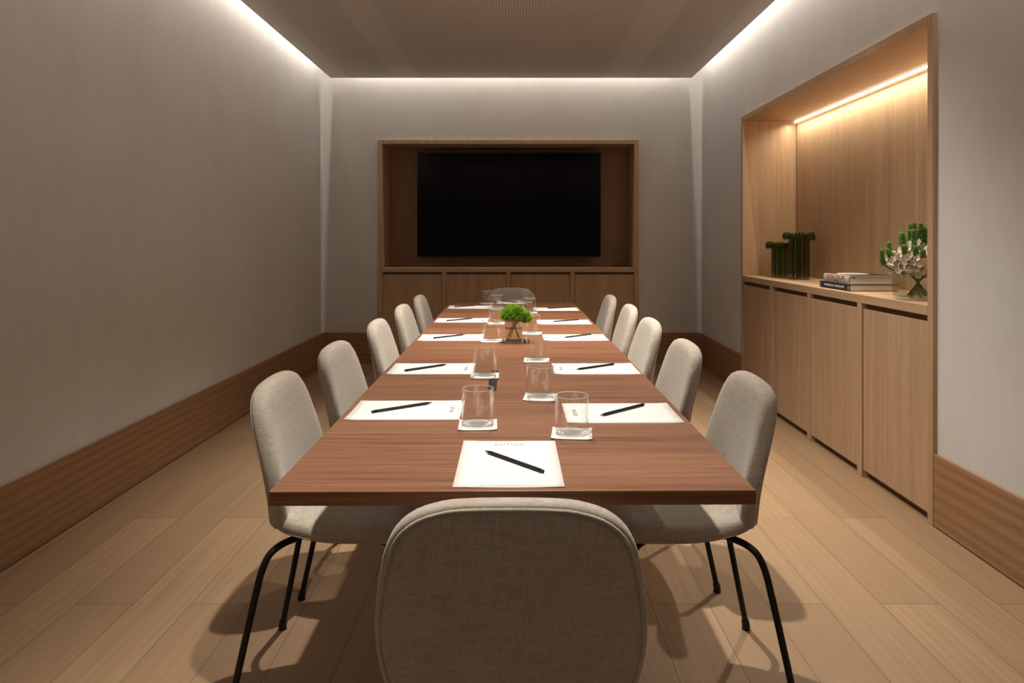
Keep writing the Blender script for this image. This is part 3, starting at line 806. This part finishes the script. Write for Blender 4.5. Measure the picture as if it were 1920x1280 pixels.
# ------------------------------------------------------------------ books (spines towards the room)
def make_book(name, label, x0, y0, x1, y1, z0, th, cover, rz, ct, hollow=True):
    root = empty(name, ((x0 + x1) / 2, (y0 + y1) / 2, z0), rz); tag(root, label, 'book', 'stacked books on the niche worktop')
    w, l = (x1 - x0) / 2, (y1 - y0) / 2
    bm = bmesh.new()
    box(bm, -w, w, -l, l, 0.0, ct, 0.0005); box(bm, -w, w, -l, l, th - ct, th, 0.0005)
    # rounded spine along the -X side
    n = 8; pa, pb = [], []
    for k in range(n + 1):
        a = PI / 2 + PI * k / n
        pa.append((-w + 0.004 + 0.0075 * math.cos(a), th / 2 + (th / 2) * math.sin(a)))
    for k in range(n + 1):
        a = PI / 2 + PI * k / n
        pb.append((-w + 0.004 + 0.0055 * math.cos(a), th / 2 + (th / 2 - ct) * math.sin(a)))
    rings = []
    for yy in (-l, l): rings.append([bm.verts.new((px, yy, pz)) for px, pz in pa + list(reversed(pb))])
    m = len(rings[0])
    for k in range(m): bm.faces.new((rings[0][k], rings[0][(k + 1) % m], rings[1][(k + 1) % m], rings[1][k]))
    bm.faces.new(rings[0]); bm.faces.new(rings[1])
    link('cover', bm, cover, root)
    bm = bmesh.new(); box(bm, -w + 0.0035, w - 0.005, -l + 0.004, l - 0.004, ct + 0.0001, th - ct - 0.0001)
    link('page_block', bm, M['pages'], root)
    return root
def spine_text(root, body, size, mat, w, yoff, z, sx=1.0, shear=0.0, name='title'):
    # reads along -Y with its top up, facing -X
    R = Matrix(((0, 0, -1, -w - 0.0040), (-1, 0, 0, yoff), (0, 1, 0, z), (0, 0, 0, 1)))
    return text_mesh(name, body, size, mat, root, R, sx, 1.0, 0.0004, shear)
b1 = make_book('book', 'black-spined large book with white lettering, the lower of the two stacked books', 1.785, 3.715, 2.045, 4.080, CT + 0.0005, 0.036, M['bookblack'], 0.0, 0.003)
spine_text(b1, 'DOMINIQUE BAR   ROSEDALE HOME', 0.0150, M['whiteink'], 0.13, -0.005, 0.019, 1.0)
bm = bmesh.new()
for yy in (-0.176, -0.171, 0.170): box(bm, -0.1345, -0.1335, yy - 0.0009, yy + 0.0009, 0.008, 0.028)
link('spine_bands', bm, M['whiteink'], b1)
b2 = make_book('book', 'cream-jacketed thick book with red COLOUR on its spine, on top of the black one', 1.806, 3.765, 2.052, 4.075, CT + 0.0370, 0.044, M['bookwhite'], 0.0, 0.003)
spine_text(b2, 'COLOUR', 0.034, M['redink'], 0.123, 0.000, 0.0275, 1.55, 0.12)
spine_text(b2, 'DAVIT MUSE', 0.009, M['ink'], 0.123, -0.01, 0.0095, 1.2, name='author')
bm = bmesh.new(); box(bm, -0.105, 0.123, -0.152, 0.152, 0.0441, 0.0456, 0.0004); link('jacket_flap', bm, M['bookblack'], b2)
bm = bmesh.new()
lathe(bm, [(0, 0.0), (0.085, 0.0), (0.085, 0.0012), (0.078, 0.0026), (0.05, 0.004), (0, 0.0045)], 32, loc=(-0.015, 0.03, 0.0458)); link('cover_picture', bm, M['bookwhite'], b2, True)
bm = bmesh.new(); box(bm, -0.098, -0.090, -0.1527, -0.1512, 0.028, 0.036); link('label', bm, M['ink'], b2)

# ------------------------------------------------------------------ niche flowers
FXc, FYc = 1.868, 3.222
gv = empty('glass_vase', (FXc, FYc, CT + 0.0005), 0.0)
tag(gv, 'square clear glass vase of white flowers beside the near end of the niche', 'vase')
square_vase(gv, 0.083, 0.094, 0.138, 0.006, 0.012, M['glass_green_edge'])
water_block(gv, 0.076, 0.080, 0.0125, 0.080)
fb = empty('flower_bouquet', (FXc, FYc, CT + 0.0140))
tag(fb, 'bunch of cream white blossoms with upright green bud spikes in a glass vase', 'flowers')
rf_ = random.Random(11)
def petal(bm, c, d, up, L, W, mat):
    s_ = d.cross(up).normalized(); n_ = s_.cross(d).normalized()
    pts = [c, c + d * L * 0.35 + s_ * W, c + d * L * 0.8 + s_ * W * 0.7, c + d * L, c + d * L * 0.8 - s_ * W * 0.7, c + d * L * 0.35 - s_ * W]
    vs_ = [bm.verts.new(p + n_ * (0.0022 * math.sin(i * 1.3))) for i, p in enumerate(pts)]
    ctr = bm.verts.new(c + d * L * 0.5 - n_ * 0.0022)
    for i in range(6):
        f = bm.faces.new((vs_[i], vs_[(i + 1) % 6], ctr)); f.material_index = mat
def flower(bm, c, ax, r):
    ax = ax.normalized(); t = ax.orthogonal().normalized(); u = ax.cross(t)
    ph = rf_.uniform(0, 6)
    for k in range(6):
        a = ph + k * PI / 3
        d = (t * math.cos(a) + u * math.sin(a)) * 0.85 + ax * 0.35
        petal(bm, c, d.normalized(), ax, r, r * 0.40, 1)
    rc = bmesh.ops.create_icosphere(bm, subdivisions=1, radius=r * 0.16, matrix=Matrix.Translation(c + ax * r * 0.14))
    for f in {f for v in rc['verts'] for f in v.link_faces}: f.material_index = 1
def bud(bm, c, d, L, W):
    tube(bm, [c, c + d * L * 0.3, c + d * L * 0.65, c + d * L], [W * 0.4, W, W * 0.8, W * 0.1], 6, mat=2)
def stalk(base, path, n_fl, spike_from, fr=0.0185):
    pts = smooth_path([base] + path, 3); n = len(pts)
    bm = bmesh.new(); tube(bm, pts, 0.0030, 6, mat=0)
    def at(t):
        f = t * (n - 1); i = min(n - 2, int(f)); p = pts[i].lerp(pts[i + 1], f - i); return p, (pts[i + 1] - pts[i]).normalized()
    for k in range(n_fl):   # open blossoms in a band below the spike
        t = spike_from - 0.30 + 0.32 * k / max(1, n_fl - 1); p, d = at(t)
        a = k * 2.4; o_ = d.orthogonal().normalized(); q = d.cross(o_)
        rad = (o_ * math.cos(a) + q * math.sin(a))
        flower(bm, p + rad * 0.013, (rad + d * 0.45), fr * rf_.uniform(0.85, 1.15))
    nb = 46
    for k in range(nb):     # closely packed closed buds, tapering to the tip
        t = spike_from + (0.985 - spike_from) * k / nb; p, d = at(t)
        a = k * 2.4; o_ = d.orthogonal().normalized(); q = d.cross(o_)
        rad = (o_ * math.cos(a) + q * math.sin(a)); w = 1 - 0.75 * (k / nb) ** 1.5
        bud(bm, p + rad * 0.005, (rad * 0.75 * w + d * 0.9).normalized(), 0.0145 * (0.5 + 0.5 * w), 0.0044 * (0.6 + 0.4 * w))
    o = link('flower_spike', bm, [M['gstem'], M['petal'], M['bud']], fb, True)
for k in range(34):
    ring_ = 0 if k < 8 else (1 if k < 20 else 2)
    az = k * 2.39996 + 0.3; spread = (0.035, 0.085, 0.135)[ring_] * rf_.uniform(0.85, 1.15)
    top = (0.325, 0.298, 0.230)[ring_] * rf_.uniform(0.93, 1.05)
    c_, s_ = math.cos(az), math.sin(az)
    neck = Vector((c_ * 0.022, s_ * 0.022, 0.095))
    bs = Vector((-c_ * 0.045, -s_ * 0.045, 0.003 + 0.002 * (k % 3)))
    e1 = Vector((c_ * spread * 0.75, s_ * spread * 0.75, 0.095 + (top - 0.095) * 0.45)); e2 = Vector((c_ * spread, s_ * spread, top))
    stalk(bs, [neck, e1, e2], 15 if ring_ else 10, 0.70 if ring_ < 2 else 0.76)
stalk(Vector((0.04, 0.0, 0.004)), [Vector((-0.012, 0, 0.09)), Vector((-0.12, -0.02, 0.120)), Vector((-0.178, -0.02, 0.150)), Vector((-0.182, -0.02, 0.215))], 9, 0.68)
stalk(Vector((0.04, 0.02, 0.004)), [Vector((-0.012, 0.01, 0.09)), Vector((-0.09, 0.01, 0.145)), Vector((-0.130, 0.01, 0.190)), Vector((-0.132, 0.01, 0.250))], 9, 0.70)
